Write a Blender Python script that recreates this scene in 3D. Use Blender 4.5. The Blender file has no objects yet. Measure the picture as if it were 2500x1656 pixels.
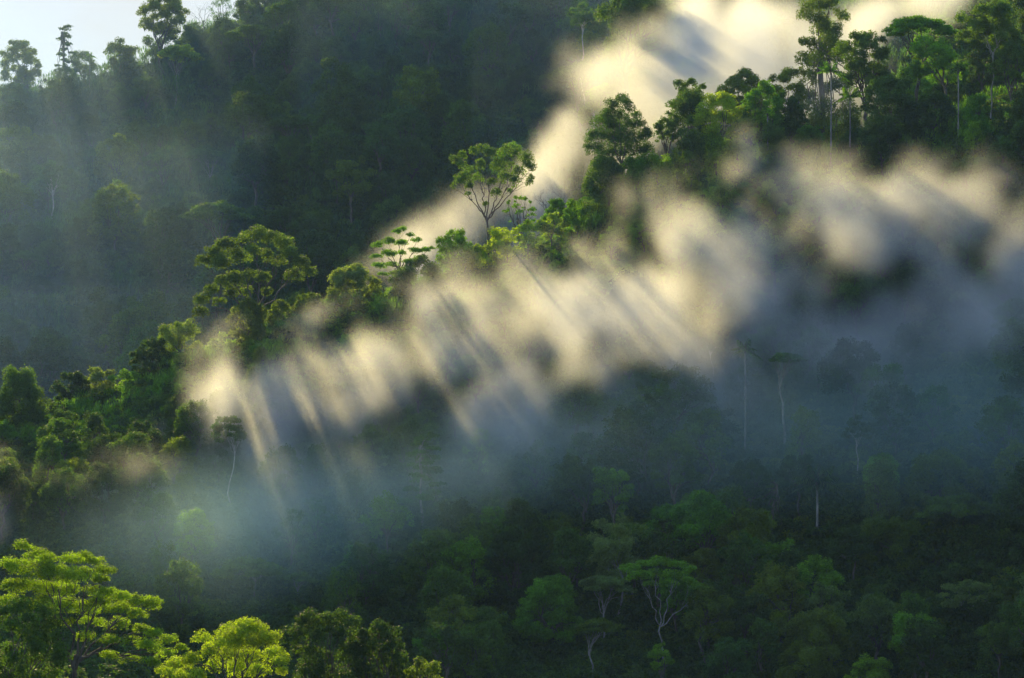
import bpy, math, random, time
import numpy as np
from mathutils import Vector
T0 = time.time()
# ------------------------------------------------------------------ camera, sky, sun, exposure
sc = bpy.context.scene
W, H, K = 1024, 678, 0.2126
PITCH = math.radians(3.0)
cam = bpy.data.cameras.new("camera"); cam.sensor_width = 36; cam.angle = 2*math.atan(K)
cam.clip_start = 1; cam.clip_end = 20000
camo = bpy.data.objects.new("camera", cam); sc.collection.objects.link(camo)
camo.rotation_euler = (math.radians(90)+PITCH, 0, 0); sc.camera = camo
CP, SP = math.cos(PITCH), math.sin(PITCH)

SUN = Vector((-0.228, 0.982, 0.370)).normalized()
SUN_EL = math.asin(SUN.z); SUN_AZ = math.atan2(SUN.x, SUN.y)
sl = bpy.data.lights.new("sun", 'SUN'); sl.energy = 2.95; sl.angle = math.radians(0.5); sl.color = (1.0, 0.76, 0.32)
so = bpy.data.objects.new("sun", sl); sc.collection.objects.link(so)
so.rotation_euler = SUN.to_track_quat('Z', 'Y').to_euler()

world = bpy.data.worlds.new("World"); sc.world = world; world.use_nodes = True
wn = world.node_tree
sky = wn.nodes.new('ShaderNodeTexSky'); sky.sky_type = 'NISHITA'; sky.sun_disc = False
sky.sun_elevation = SUN_EL; sky.sun_rotation = SUN_AZ
sky.air_density = 1.0; sky.dust_density = 0.0; sky.ozone_density = 1.2; sky.altitude = 1500
# pale cloud veil low in the sky, broken by soft noise
wtc = wn.nodes.new('ShaderNodeTexCoord'); wno = wn.nodes.new('ShaderNodeTexNoise'); wno.inputs['Scale'].default_value = 6; wno.inputs['Detail'].default_value = 5
wmp = wn.nodes.new('ShaderNodeMapping'); wmp.inputs['Scale'].default_value = (1, 1, 2.5)
wsx = wn.nodes.new('ShaderNodeSeparateXYZ'); wel = wn.nodes.new('ShaderNodeMapRange'); wel.inputs['From Min'].default_value = .22; wel.inputs['From Max'].default_value = .36; wel.inputs['To Min'].default_value = 1; wel.inputs['To Max'].default_value = 0
wcl = wn.nodes.new('ShaderNodeMapRange'); wcl.inputs['From Min'].default_value = .3; wcl.inputs['From Max'].default_value = .7; wcl.inputs['To Min'].default_value = .75; wcl.inputs['To Max'].default_value = 1
wmu = wn.nodes.new('ShaderNodeMath'); wmu.operation = 'MULTIPLY'; wmx = wn.nodes.new('ShaderNodeMix'); wmx.data_type = 'RGBA'
for a_, b_ in ((wtc.outputs['Generated'], wmp.inputs[0]), (wmp.outputs[0], wno.inputs['Vector']), (wtc.outputs['Generated'], wsx.inputs[0]), (wsx.outputs[2], wel.inputs['Value']),
               (wno.outputs['Fac'], wcl.inputs['Value']), (wel.outputs[0], wmu.inputs[0]), (wcl.outputs[0], wmu.inputs[1]), (wmu.outputs[0], wmx.inputs['Factor']),
               (sky.outputs[0], wmx.inputs[6]), (wmx.outputs[2], wn.nodes['Background'].inputs[0])): wn.links.new(a_, b_)
wmx.inputs[7].default_value = (2.4, 2.42, 2.38, 1)
wn.nodes['Background'].inputs[1].default_value = 0.15
sc.view_settings.view_transform = 'Standard'; sc.view_settings.look = 'None'
sc.view_settings.exposure = 1.22; sc.view_settings.gamma = 1
sc.cycles.use_denoising = True
sc.cycles.max_bounces = 6; sc.cycles.diffuse_bounces = 3; sc.cycles.glossy_bounces = 1
sc.cycles.transparent_max_bounces = 96; sc.cycles.transmission_bounces = 3; sc.cycles.volume_bounces = 1
sc.cycles.use_adaptive_sampling = True; sc.cycles.adaptive_threshold = 0.02
sc.cycles.volume_step_rate = 2.0; sc.cycles.volume_max_steps = 256
COL = sc.collection

def px2dir(px, py):
    u = (px-512)/512*K; v = (339-py)/512*K
    return u, CP - v*SP, SP + v*CP
def pt(px, py, Y):                       # world point seen at a pixel, at forward distance Y
    u, fy, fz = px2dir(px, py); t = Y/fy
    return np.array([u*t, Y, fz*t])
def zat(py, Y):
    v = (339-py)/512*K
    return (SP + v*CP)/(CP - v*SP)*Y
def topx(x, y, z):
    d = y*CP + z*SP; v = (-y*SP + z*CP)/d
    return 512 + x/d/K*512, 339 - v/K*512
def ppm(Y): return 512/(K*Y)             # pixels per metre

# ------------------------------------------------------------------ noise helpers
def vnoise(rng_seed, x, y, z=None):
    r = np.random.RandomState(rng_seed)
    N = 64
    if z is None:
        g = r.rand(N, N).astype(np.float32)
        xi = np.floor(x).astype(np.int64); yi = np.floor(y).astype(np.int64)
        fx = (x-xi); fy = (y-yi); fx = fx*fx*(3-2*fx); fy = fy*fy*(3-2*fy)
        xi %= N; yi %= N; xj = (xi+1) % N; yj = (yi+1) % N
        return (g[xi, yi]*(1-fx)+g[xj, yi]*fx)*(1-fy)+(g[xi, yj]*(1-fx)+g[xj, yj]*fx)*fy
    g = r.rand(N, N, N).astype(np.float32).ravel()
    xi = np.floor(x).astype(np.int32); yi = np.floor(y).astype(np.int32); zi = np.floor(z).astype(np.int32)
    fx = (x-xi).astype(np.float32); fy = (y-yi).astype(np.float32); fz = (z-zi).astype(np.float32)
    fx = fx*fx*(3-2*fx); fy = fy*fy*(3-2*fy); fz = fz*fz*(3-2*fz)
    xi &= 63; yi &= 63; zi &= 63
    xj = ((xi+1) & 63)*4096; yj = ((yi+1) & 63)*64; zj = (zi+1) & 63; xi = xi*4096; yi = yi*64
    a = g[xi+yi+zi]*(1-fx)+g[xj+yi+zi]*fx; b = g[xi+yj+zi]*(1-fx)+g[xj+yj+zi]*fx
    c = g[xi+yi+zj]*(1-fx)+g[xj+yi+zj]*fx; d = g[xi+yj+zj]*(1-fx)+g[xj+yj+zj]*fx
    return (a*(1-fy)+b*fy)*(1-fz)+(c*(1-fy)+d*fy)*fz
def fbm(seed, x, y, z=None, octv=4, gain=0.5):
    s = 0; a = 1; t = 0
    for o in range(octv):
        f = 2.0**o
        s = s + a*(vnoise(seed+o, x*f+o*7.3, y*f+o*3.1, None if z is None else z*f+o*5.7)); t += a; a *= gain
    return s/t

# ------------------------------------------------------------------ terrain heights
# per image column: crest and slope knots (distance, image row) of the bare ground
COLS = {
 -500: [(360,720),(430,640),(520,560),(600,500),(645,470),(700,490),(760,500),(870,420),(1250,180),(1500,200),(2600,320)],
 -150: [(350,720),(420,640),(500,570),(590,500),(640,455),(700,490),(760,500),(860,410),(1250,150),(1500,150),(2600,320)],
    0: [(345,720),(410,640),(480,565),(570,485),(635,428),(700,480),(760,490),(850,385),(1250,122),(1500,120),(2600,320)],
  130: [(345,720),(415,630),(490,545),(575,460),(640,395),(700,460),(760,470),(850,385),(1250,98),(1500,100),(2600,320)],
  250: [(350,720),(420,620),(500,520),(580,420),(640,347),(700,420),(760,440),(850,370),(1250,40),(1500,60),(2600,320)],
  350: [(355,720),(440,600),(510,500),(585,400),(645,312),(700,400),(760,410),(855,340),(1250,-20),(1500,60),(2600,320)],
  470: [(365,715),(450,590),(520,480),(588,378),(650,276),(710,340),(770,350),(870,282),(1250,-25),(1500,60),(2600,320)],
  560: [(370,710),(450,590),(525,460),(590,350),(655,240),(710,300),(770,300),(850,225),(1250,-20),(1500,60),(2600,320)],
  650: [(370,710),(455,570),(535,440),(590,320),(655,190),(700,240),(750,230),(820,130),(900,120),(1250,-20),(2600,300)],
  760: [(370,710),(450,560),(530,425),(585,300),(648,176),(700,210),(750,200),(820,110),(900,105),(1250,-30),(2600,300)],
  900: [(365,710),(440,555),(510,405),(560,285),(625,150),(690,165),(750,150),(820,110),(900,100),(1250,-50),(2600,280)],
 1024: [(355,710),(430,550),(490,390),(540,255),(600,118),(680,105),(760,80),(850,50),(1250,-70),(1500,-60),(2600,250)],
 1200: [(345,710),(420,540),(480,370),(530,220),(580,70),(680,20),(760,0),(850,-30),(1250,-120),(1500,-90),(2600,200)],
 1500: [(345,700),(420,520),(480,340),(530,180),(580,-20),(680,-90),(760,-120),(850,-130),(1250,-160),(1500,-120),(2600,150)],
}
YG = np.linspace(0, 2600, 521)
def RM(px, Y):                           # pull the foot of the slope in under the ridge so that it lies in its shadow
    c = np.interp(px, [0, 470, 760, 900, 1024, 1200], [637, 650, 648, 625, 600, 580]); f = np.interp(px, [0, 150, 300], [.80, .72, .68])
    return c-(c-Y)*f if 330 < Y < c else Y
ck = sorted(COLS); CZ = []
for c in ck:
    ks = [(RM(c, k[0]), k[1]) for k in COLS[c]]
    ys = [0, 8, 60, 150, 230, 300] + [k[0] for k in ks]
    zs = [-1.8, -3, -12, -30, -40, -46] + [zat(k[1], k[0]) for k in ks]
    p = np.interp(YG, ys, zs)
    kk = np.hanning(11); kk /= kk.sum()
    p = np.convolve(np.pad(p, 5, mode='edge'), kk, 'valid')
    CZ.append(p)
CZ = np.array(CZ); PXG = np.linspace(-500, 1500, 401)
HG = np.array([np.interp(PXG, ck, CZ[:, j]) for j in range(len(YG))])       # (Y, px)
kk = np.hanning(13); kk /= kk.sum()
HG = np.array([np.convolve(np.pad(r, 6, mode='edge'), kk, 'valid') for r in HG])
def hgt(x, y):
    x = np.asarray(x, float); y = np.asarray(y, float)
    yy = np.clip(y, 1, 2599); fpx = np.clip((512 + x/np.maximum(yy, 60)/K*512 + 500)/5, 0, 399.99)
    fy = yy/5; i = np.clip(fy.astype(int), 0, 519); j = np.clip(fpx.astype(int), 0, 399)
    a = fy-i; b = fpx-j
    z = (HG[i, j]*(1-b)+HG[i, j+1]*b)*(1-a)+(HG[i+1, j]*(1-b)+HG[i+1, j+1]*b)*a
    m = np.clip((y-300)/150, 0, 1)
    far = np.clip((y-800)/150, 0, 1)
    n = (fbm(5, x/45+20, y/45+20, octv=3)-.5)*5*m + (fbm(9, x/70+31, y/160+11, octv=3)-.5)*46*far
    fade = np.clip((y-2200)/400, 0, 1)
    z = z*(1-fade) + n
    return z

# ------------------------------------------------------------------ materials
def mat(name):
    m = bpy.data.materials.new(name); m.use_nodes = True; m.node_tree.nodes.clear()
    return m, m.node_tree.nodes.new, m.node_tree.links.new
def leaf_mat(name, trans=0.45, gloss=0.35, fixed=None):
    m, N, L = mat(name)
    out = N('ShaderNodeOutputMaterial'); oi = N('ShaderNodeObjectInfo')
    at = N('ShaderNodeAttribute'); at.attribute_name = 'tint'
    # per-leaf brightness and hue drift
    hsv = N('ShaderNodeHueSaturation')
    r1 = N('ShaderNodeMapRange'); r1.inputs['To Min'].default_value = 0.485; r1.inputs['To Max'].default_value = 0.515
    L(oi.outputs['Random'], r1.inputs['Value']); L(r1.outputs[0], hsv.inputs['Hue'])
    r2 = N('ShaderNodeMapRange'); r2.inputs['To Min'].default_value = 0.28; r2.inputs['To Max'].default_value = 1.75
    L(at.outputs['Fac'], r2.inputs['Value'])
    r3 = N('ShaderNodeMath'); r3.operation = 'MULTIPLY_ADD'; r3.inputs[1].default_value = -0.35; r3.inputs[2].default_value = 1.15
    L(oi.outputs['Random'], r3.inputs[0])
    r4 = N('ShaderNodeMath'); r4.operation = 'MULTIPLY'; L(r2.outputs[0], r4.inputs[0]); L(r3.outputs[0], r4.inputs[1])
    L(r4.outputs[0], hsv.inputs['Value'])
    if fixed: hsv.inputs['Color'].default_value = (*fixed, 1)
    else: L(oi.outputs['Color'], hsv.inputs['Color'])
    p = N('ShaderNodeBsdfPrincipled'); p.inputs['Roughness'].default_value = 0.6
    p.inputs['Specular IOR Level'].default_value = gloss
    L(hsv.outputs[0], p.inputs['Base Color'])
    t = N('ShaderNodeBsdfTranslucent')
    mx = N('ShaderNodeVectorMath'); mx.operation = 'MULTIPLY'; L(hsv.outputs[0], mx.inputs[0]); mx.inputs[1].default_value = (3.7, 4.1, 0.5)
    L(mx.outputs[0], t.inputs['Color'])
    mix = N('ShaderNodeMixShader'); mix.inputs[0].default_value = trans
    L(p.outputs[0], mix.inputs[1]); L(t.outputs[0], mix.inputs[2]); L(mix.outputs[0], out.inputs['Surface'])
    return m
LEAF = leaf_mat('leaf', 0.55, 0.15)
def bark_mat(name, c1, c2, sc_=2.0):
    m, N, L = mat(name)
    out = N('ShaderNodeOutputMaterial'); p = N('ShaderNodeBsdfPrincipled'); p.inputs['Roughness'].default_value = 0.85
    tc = N('ShaderNodeTexCoord'); mp = N('ShaderNodeMapping'); mp.inputs['Scale'].default_value = (1.5, 1.5, 0.35)
    no = N('ShaderNodeTexNoise'); no.inputs['Scale'].default_value = sc_; no.inputs['Detail'].default_value = 4
    cr = N('ShaderNodeValToRGB'); cr.color_ramp.elements[0].color = (*c1, 1); cr.color_ramp.elements[1].color = (*c2, 1)
    cr.color_ramp.elements[0].position = .35; cr.color_ramp.elements[1].position = .65
    L(tc.outputs['Object'], mp.inputs[0]); L(mp.outputs[0], no.inputs['Vector']); L(no.outputs['Fac'], cr.inputs[0])
    L(cr.outputs[0], p.inputs['Base Color'])
    bp = N('ShaderNodeBump'); bp.inputs['Strength'].default_value = .5; bp.inputs['Distance'].default_value = .1
    L(no.outputs['Fac'], bp.inputs['Height']); L(bp.outputs[0], p.inputs['Normal'])
    L(p.outputs[0], out.inputs['Surface'])
    return m
BARK = bark_mat('bark_dark', (.045, .035, .025), (.12, .1, .08))
BARKP = bark_mat('bark_pale', (.11, .105, .09), (.28, .27, .24))
BARKW = bark_mat('bark_white', (.22, .21, .19), (.48, .47, .43))
def ground_mat():
    m, N, L = mat('forest_floor')
    out = N('ShaderNodeOutputMaterial'); p = N('ShaderNodeBsdfPrincipled'); p.inputs['Roughness'].default_value = .95
    tc = N('ShaderNodeTexCoord'); n1 = N('ShaderNodeTexNoise'); n1.inputs['Scale'].default_value = .35; n1.inputs['Detail'].default_value = 8
    cr = N('ShaderNodeValToRGB'); cr.color_ramp.elements[0].color = (.012, .018, .008, 1); cr.color_ramp.elements[1].color = (.035, .055, .018, 1)
    L(tc.outputs['Object'], n1.inputs['Vector']); L(n1.outputs['Fac'], cr.inputs[0]); L(cr.outputs[0], p.inputs['Base Color'])
    bp = N('ShaderNodeBump'); bp.inputs['Distance'].default_value = 1.0; L(n1.outputs['Fac'], bp.inputs['Height']); L(bp.outputs[0], p.inputs['Normal'])
    L(p.outputs[0], out.inputs['Surface'])
    return m

# ------------------------------------------------------------------ mesh helpers
def quads_mesh(name, V, tint, material):
    n = len(V)
    me = bpy.data.meshes.new(name); me.vertices.add(n*4); me.vertices.foreach_set('co', V.astype(np.float32).ravel())
    me.loops.add(n*4); me.loops.foreach_set('vertex_index', np.arange(n*4, dtype=np.int32))
    me.polygons.add(n); me.polygons.foreach_set('loop_start', np.arange(0, n*4, 4, dtype=np.int32))
    a = me.attributes.new('tint', 'FLOAT', 'FACE'); a.data.foreach_set('value', tint.astype(np.float32))
    me.materials.append(material); me.update(calc_edges=True)
    return me
class Tubes:
    def __init__(s): s.v = []; s.f = []
    def add(s, pts, rad, n=6):
        pts = np.asarray(pts, float); b = len(s.v)
        for i, p in enumerate(pts):
            d = pts[min(i+1, len(pts)-1)]-pts[max(i-1, 0)]; d = d/(np.linalg.norm(d)+1e-9)
            a = np.cross(d, [0.31, 0.95, 0.12]); a /= np.linalg.norm(a)+1e-9; c = np.cross(d, a)
            for k in range(n):
                t = 2*math.pi*k/n; s.v.append(p+(a*math.cos(t)+c*math.sin(t))*rad[i])
        for i in range(len(pts)-1):
            for k in range(n):
                k2 = (k+1) % n; s.f.append((b+i*n+k, b+i*n+k2, b+(i+1)*n+k2, b+(i+1)*n+k))
        s.f.append(tuple(b+(len(pts)-1)*n+k for k in range(n)))
    def mesh(s, name, material):
        me = bpy.data.meshes.new(name); me.from_pydata([tuple(v) for v in s.v], [], s.f)
        me.materials.append(material); me.polygons.foreach_set('use_smooth', [True]*len(me.polygons)); me.update()
        return me
def unit(a): return a/(np.linalg.norm(a, axis=-1, keepdims=True)+1e-9)
def leaves(rng, C, nrm, size, wid=0.42, droop=0.0, rough=0.6):
    """rhombic leaf sprays: centres C, outward normals, half length size"""
    n = len(C)
    nn = unit(nrm + rng.normal(0, rough, (n, 3)))
    t = np.cross(nn, rng.normal(0, 1, (n, 3))); t = unit(t)
    if droop > 0:
        t = unit(t*(1-droop) + np.array([0, 0, -1.0])*droop); nn = unit(nn - (nn*t).sum(1, keepdims=True)*t)
    b = np.cross(nn, t); s = (size*rng.uniform(.65, 1.35, n))[:, None]
    return np.stack([C-t*s, C+b*s*wid-nn*s*.12, C+t*s, C-b*s*wid-nn*s*.12], 1)
def clump_leaves(rng, lobes, dens, size, sub=6, droop=0.0, wid=0.42, low=-.65, rough=.75):
    """lobes: list of (centre, r, rz). Every lobe gets sub-clumps on its upper shell, leaves go on those."""
    Vs, Ts = [], []
    for c, r, rz in lobes:
        k = max(3, int(sub*rng.uniform(.8, 1.4)))
        d = unit(rng.normal(0, 1, (k, 3))); d[:, 2] = np.where(d[:, 2] < -.5, -d[:, 2], d[:, 2])
        sc_ = c + d*np.array([r, r, rz])*rng.uniform(.45, .95, (k, 1))
        sr = r*rng.uniform(.34, .66, k); lt = rng.rand()
        for j in range(k):
            q = sr[j]; qz = q*min(1, rz/r*1.25)
            n = max(5, int(dens*4*math.pi*q*(q+qz)/2*.5))
            dd = unit(rng.normal(0, 1, (n*2, 3))); dd = dd[dd[:, 2] > low][:n]
            rr = 1.1-.6*rng.rand(len(dd), 1)**1.8 + rng.normal(0, .08, (len(dd), 1))
            P = sc_[j] + dd*np.array([q, q, qz])*rr
            Vs.append(leaves(rng, P, dd+np.array([0, 0, .35]), size, wid, droop, rough))
            Ts.append(np.clip(rng.uniform(.1, .9, len(dd))*.5 + lt*.25 + rng.rand()*.25, 0, 1))
    return np.concatenate(Vs), np.concatenate(Ts)
def bez(a, b, sag, rng, n=6, wob=.03):
    """branch curve from a to b: leaves a steeply upward, flattens outward"""
    a = np.asarray(a, float); b = np.asarray(b, float); L = np.linalg.norm(b-a)
    m = a*.5+b*.5 + np.array([0, 0, sag*L]) ; out = []
    for i in range(n+1):
        t = i/n; p = (1-t)**2*a+2*t*(1-t)*m+t*t*b
        if 0 < i < n: p = p+rng.normal(0, wob*L, 3)
        out.append(p)
    return np.array(out)
def skeleton(rng, H, fork, lobes, r0, nmain=5, stems=1, lean=0.05, n=6):
    """trunk + limbs reaching each lobe: returns (trunk, [limbs])"""
    trunk = Tubes(); limbs = []
    top = np.array([rng.normal(0, lean)*H, rng.normal(0, lean)*H, fork])
    for s in range(stems):
        off = np.array([0, 0, 0.]) if stems == 1 else np.array([(s-.5*(stems-1))*r0*3.2, 0, 0])
        P = np.array([np.array([0, 0, -1.5])*(1-t)+top*t + off*(1-.2*t) + np.append(rng.normal(0, .012*H, 2), 0)*(0 < t < 1) for t in np.linspace(0, 1, 8)])
        rr = r0*(1.25-.55*np.linspace(0, 1, 8)); rr[0] *= 1.5
        trunk.add(P, rr, n+1)
    cs = np.array([l[0] for l in lobes]); k = min(nmain, len(cs))
    ang = np.arctan2(cs[:, 1]-top[1], cs[:, 0]-top[0]); order = np.argsort(ang); groups = np.array_split(order, k)
    for g in groups:
        if len(g) == 0: continue
        tb = Tubes(); m = cs[g].mean(0); e = top + (m-top)*rng.uniform(.6, .8)
        main = bez(top-np.array([0, 0, rng.uniform(0, .15)*fork]), e, .12, rng, 6)
        rm = r0*.55*(1-.6*np.linspace(0, 1, 7)); tb.add(main, rm, n)
        for i in g:
            q = rng.randint(2, 7); st = main[q]
            br = bez(st, cs[i]+np.array([0, 0, -lobes[i][2]*.2]), rng.uniform(0, .12), rng, 4, .04)
            tb.add(br, rm[q]*.65*(1-.72*np.linspace(0, 1, 5)), max(4, n-2))
        limbs.append(tb)
    return trunk, limbs
def dome_lobes(rng, R, zc, RZ, n, lr, flat=.8, jit=.12, zmin=-.55, inner=.3):
    out = []; g = math.pi*(3-5**.5)
    for i in range(n):
        z = zmin+(1-zmin)*(i+.5)/n; q = math.sqrt(max(0, 1-z*z)); a = g*i+rng.uniform(-.3, .3)
        f = rng.uniform(1-inner, 1.05)
        c = np.array([q*math.cos(a)*R, q*math.sin(a)*R, zc+z*RZ])*np.array([f, f, 1]) + rng.normal(0, jit*R*.5, 3)
        r = R*lr*rng.uniform(.7, 1.25); out.append((c, r, r*flat))
    return out
def make_geo(seed, kind, Hh, R, leaf=.42, dens=5.5, fork=None, r0=None):
    """returns trunk Tubes, limb Tubes list, leaf quads, leaf tints (metres, base at z=0)"""
    rng = np.random.RandomState(seed)
    r0 = r0 or Hh*.014+.08; droop = 0; wid = .42; sub = 7; low = -.65; stems = 1; nm = 5
    if kind == 'round':
        lobes = dome_lobes(rng, R*.74, Hh-R*1.05, R*.9, 28, .36, .85); fork = fork or Hh*.45
    elif kind == 'dome':
        lobes = dome_lobes(rng, R*.76, Hh-R*1.1, R*.95, 38, .31, .85, zmin=-.75); fork = fork or Hh*.4
    elif kind == 'lumpy':
        lobes = dome_lobes(rng, R*.72, Hh-R*.95, R*.8, 16, .42, .85, .35, -.6); fork = fork or Hh*.5
    elif kind == 'umbrella':
        lobes = []
        for i in range(22):
            q = math.sqrt((i+.5)/22); a = 2.4*i+rng.uniform(-.3, .3)
            z = Hh-R*.12 - R*.42*q*q + rng.normal(0, R*.035)
            r = R*.26*rng.uniform(.8, 1.2); lobes.append((np.array([q*R*.85*math.cos(a), q*R*.85*math.sin(a), z]), r, r*.38))
        fork = fork or Hh*.6; nm = 6
    elif kind == 'tiered':
        lobes = []; nt = 5
        for t in range(nt):
            f = t/(nt-1); zz = Hh*(.38+.58*f); rr = R*(1.0-.72*f)*rng.uniform(.85, 1.05)
            for a in range(7 if f < .9 else 3):
                an = a*2*math.pi/7+rng.uniform(-.3, .3)+t; q = rr*rng.uniform(.5, .9)
                r = R*.24*rng.uniform(.8, 1.2); lobes.append((np.array([q*math.cos(an), q*math.sin(an), zz+rng.normal(0, R*.05)]), r, r*.3))
        fork = fork or Hh*.45; nm = 9
    elif kind == 'column':
        lobes = []
        for i in range(26):
            f = (i+.5)/26; a = 2.4*i; q = R*(.35+.5*math.sin(math.pi*min(1, f*.9+.15)))*rng.uniform(.6, 1.1)
            r = R*.42*rng.uniform(.7, 1.2); lobes.append((np.array([q*math.cos(a), q*math.sin(a), Hh*(.08+.84*f)]), r, r*1.25))
        fork = fork or Hh*.7; droop = .35; low = -.8
    elif kind == 'tall':
        lobes = dome_lobes(rng, R*.76, Hh-R*.9, R*.75, 18, .38, .7, .3); fork = fork or Hh*.74; r0 *= .55
    elif kind == 'open':
        lobes = dome_lobes(rng, R*.95, Hh-R*.95, R*.9, 26, .17, .75, .25, -.3, .6); fork = fork or Hh*.38; sub = 4; low = -.5
    elif kind == 'feather':
        lobes = dome_lobes(rng, R*.7, Hh-R*1.2, R*1.2, 22, .3, 1.1, .25, -.6, .6); fork = fork or Hh*.45; droop = .5; wid = .18; dens *= .7; low = -1
    elif kind == 'pine':
        lobes = []
        for i in range(17):
            f = i/16; an = 2.4*i; q = R*(1-f*.8)*rng.uniform(.3, .95); r = R*.3*rng.uniform(.7, 1.1)
            lobes.append((np.array([q*math.cos(an), q*math.sin(an), Hh*(.3+.68*f)]), r, r*.35))
        fork = fork or Hh*.9; nm = 12
    V, T = clump_leaves(rng, lobes, dens, leaf, sub, droop, wid, low)
    tr, lb = skeleton(rng, Hh, fork, lobes, r0, nm, stems)
    return tr, lb, V, T

# ------------------------------------------------------------------ object helpers
def put(name, me, parent=None, color=None):
    o = bpy.data.objects.new(name, me); COL.objects.link(o)
    if parent is not None: o.parent = parent
    if color: o.color = (*color, 1)
    return o
def tag(o, label, cat, group=None):
    o['label'] = label; o['category'] = cat
    if group: o['group'] = group
def root(name, loc, rz=0, s=1.0):
    e = bpy.data.objects.new(name, None); COL.objects.link(e); e.empty_display_size = 1
    e.location = loc; e.rotation_euler = (0, 0, rz); e.scale = (s, s, s) if not isinstance(s, tuple) else s
    return e
def merge(tr, lb):
    for l in lb:
        b = len(tr.v); tr.v += l.v; tr.f += [tuple(i+b for i in f) for f in l.f]
    return tr
# foliage colours (linear base colours)
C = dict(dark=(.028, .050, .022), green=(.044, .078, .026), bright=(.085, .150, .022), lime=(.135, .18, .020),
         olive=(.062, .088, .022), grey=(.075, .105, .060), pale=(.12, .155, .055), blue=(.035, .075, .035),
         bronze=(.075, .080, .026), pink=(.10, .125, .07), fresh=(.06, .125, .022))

# ------------------------------------------------------------------ ground
xs = np.concatenate([np.linspace(-7000, -1000, 13), np.arange(-900, 901, 6), np.linspace(1000, 7000, 13)])
ys = np.concatenate([np.linspace(-3000, -100, 8), np.arange(-60, 2401, 6), np.linspace(2500, 9000, 12)])
X, Y = np.meshgrid(xs, ys, indexing='ij'); Z = hgt(X, Y)
Z = np.where(Y < 0, -1.8+np.minimum(0, Y+5)*0.02, Z)
nx, ny = X.shape; idx = np.arange(nx*ny).reshape(nx, ny)
F = np.stack([idx[:-1, :-1], idx[1:, :-1], idx[1:, 1:], idx[:-1, 1:]], -1).reshape(-1, 4)
gm = bpy.data.meshes.new('ground'); gm.vertices.add(nx*ny); gm.vertices.foreach_set('co', np.stack([X, Y, Z], -1).astype(np.float32).ravel())
gm.loops.add(F.size); gm.loops.foreach_set('vertex_index', F.astype(np.int32).ravel())
gm.polygons.add(len(F)); gm.polygons.foreach_set('loop_start', np.arange(0, F.size, 4, dtype=np.int32)); gm.update(calc_edges=True)
gm.polygons.foreach_set('use_smooth', [True]*len(F)); gm.materials.append(ground_mat())
g = put('ground', gm); g['kind'] = 'structure'

# ------------------------------------------------------------------ landmark trees
HB = []
OCC = []                     # (x, y, radius) taken by landmark trees
def hero(name, kind, px, top, w, Yd, col, label, cat='tree', group=None, seed=None, bark=None, leaf=None, dens=None, sy=1.0, fork=None, pale=False):
    Yd = RM(px, Yd); x = (px-512)/512*K*Yd; zt = zat(top, Yd); gz = float(hgt(x, Yd))
    Hh = max(zt-gz, 5); R = w/ppm(Yd)/2
    seed = seed if seed is not None else abs(hash_(label)) % 99991
    lf = leaf or 1.15/ppm(Yd); dn = dens or 1.15/(lf*lf)
    f = None
    if fork is not None: f = zat(fork, Yd)-gz
    tr, lb, V, T = make_geo(seed, kind, Hh, R*1.04, lf, dn, f, (Hh*.009+.05) if pale else None)
    r = root(name, (x, Yd, gz))
    m = BARK if not pale else BARKW if name == 'pale_trunk_tree' and kind != 'umbrella' else BARKP
    big = w > 34 and kind in ('open', 'umbrella', 'tiered', 'round', 'lumpy')
    if big:
        put('trunk', tr.mesh('trunk', m), r)
        for l in lb: put('limb', l.mesh('limb', m), r)
    else: put('trunk', merge(tr, lb).mesh('trunk', m), r)
    put('crown', quads_mesh('crown', V, T, LEAF), r, C[col])
    tag(r, label, cat, group); OCC.append((x, Yd, R)); HB.append((px-w*.5, px+w*.5, top, top+w*1.05, Yd))
    if pale or fork: HB.append((px-5, px+5, top, topx(x, Yd, gz)[1]-6, Yd))
    return r
def hash_(s):
    h = 7
    for ch in s: h = (h*131+ord(ch)) % 1000003
    return h
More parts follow.
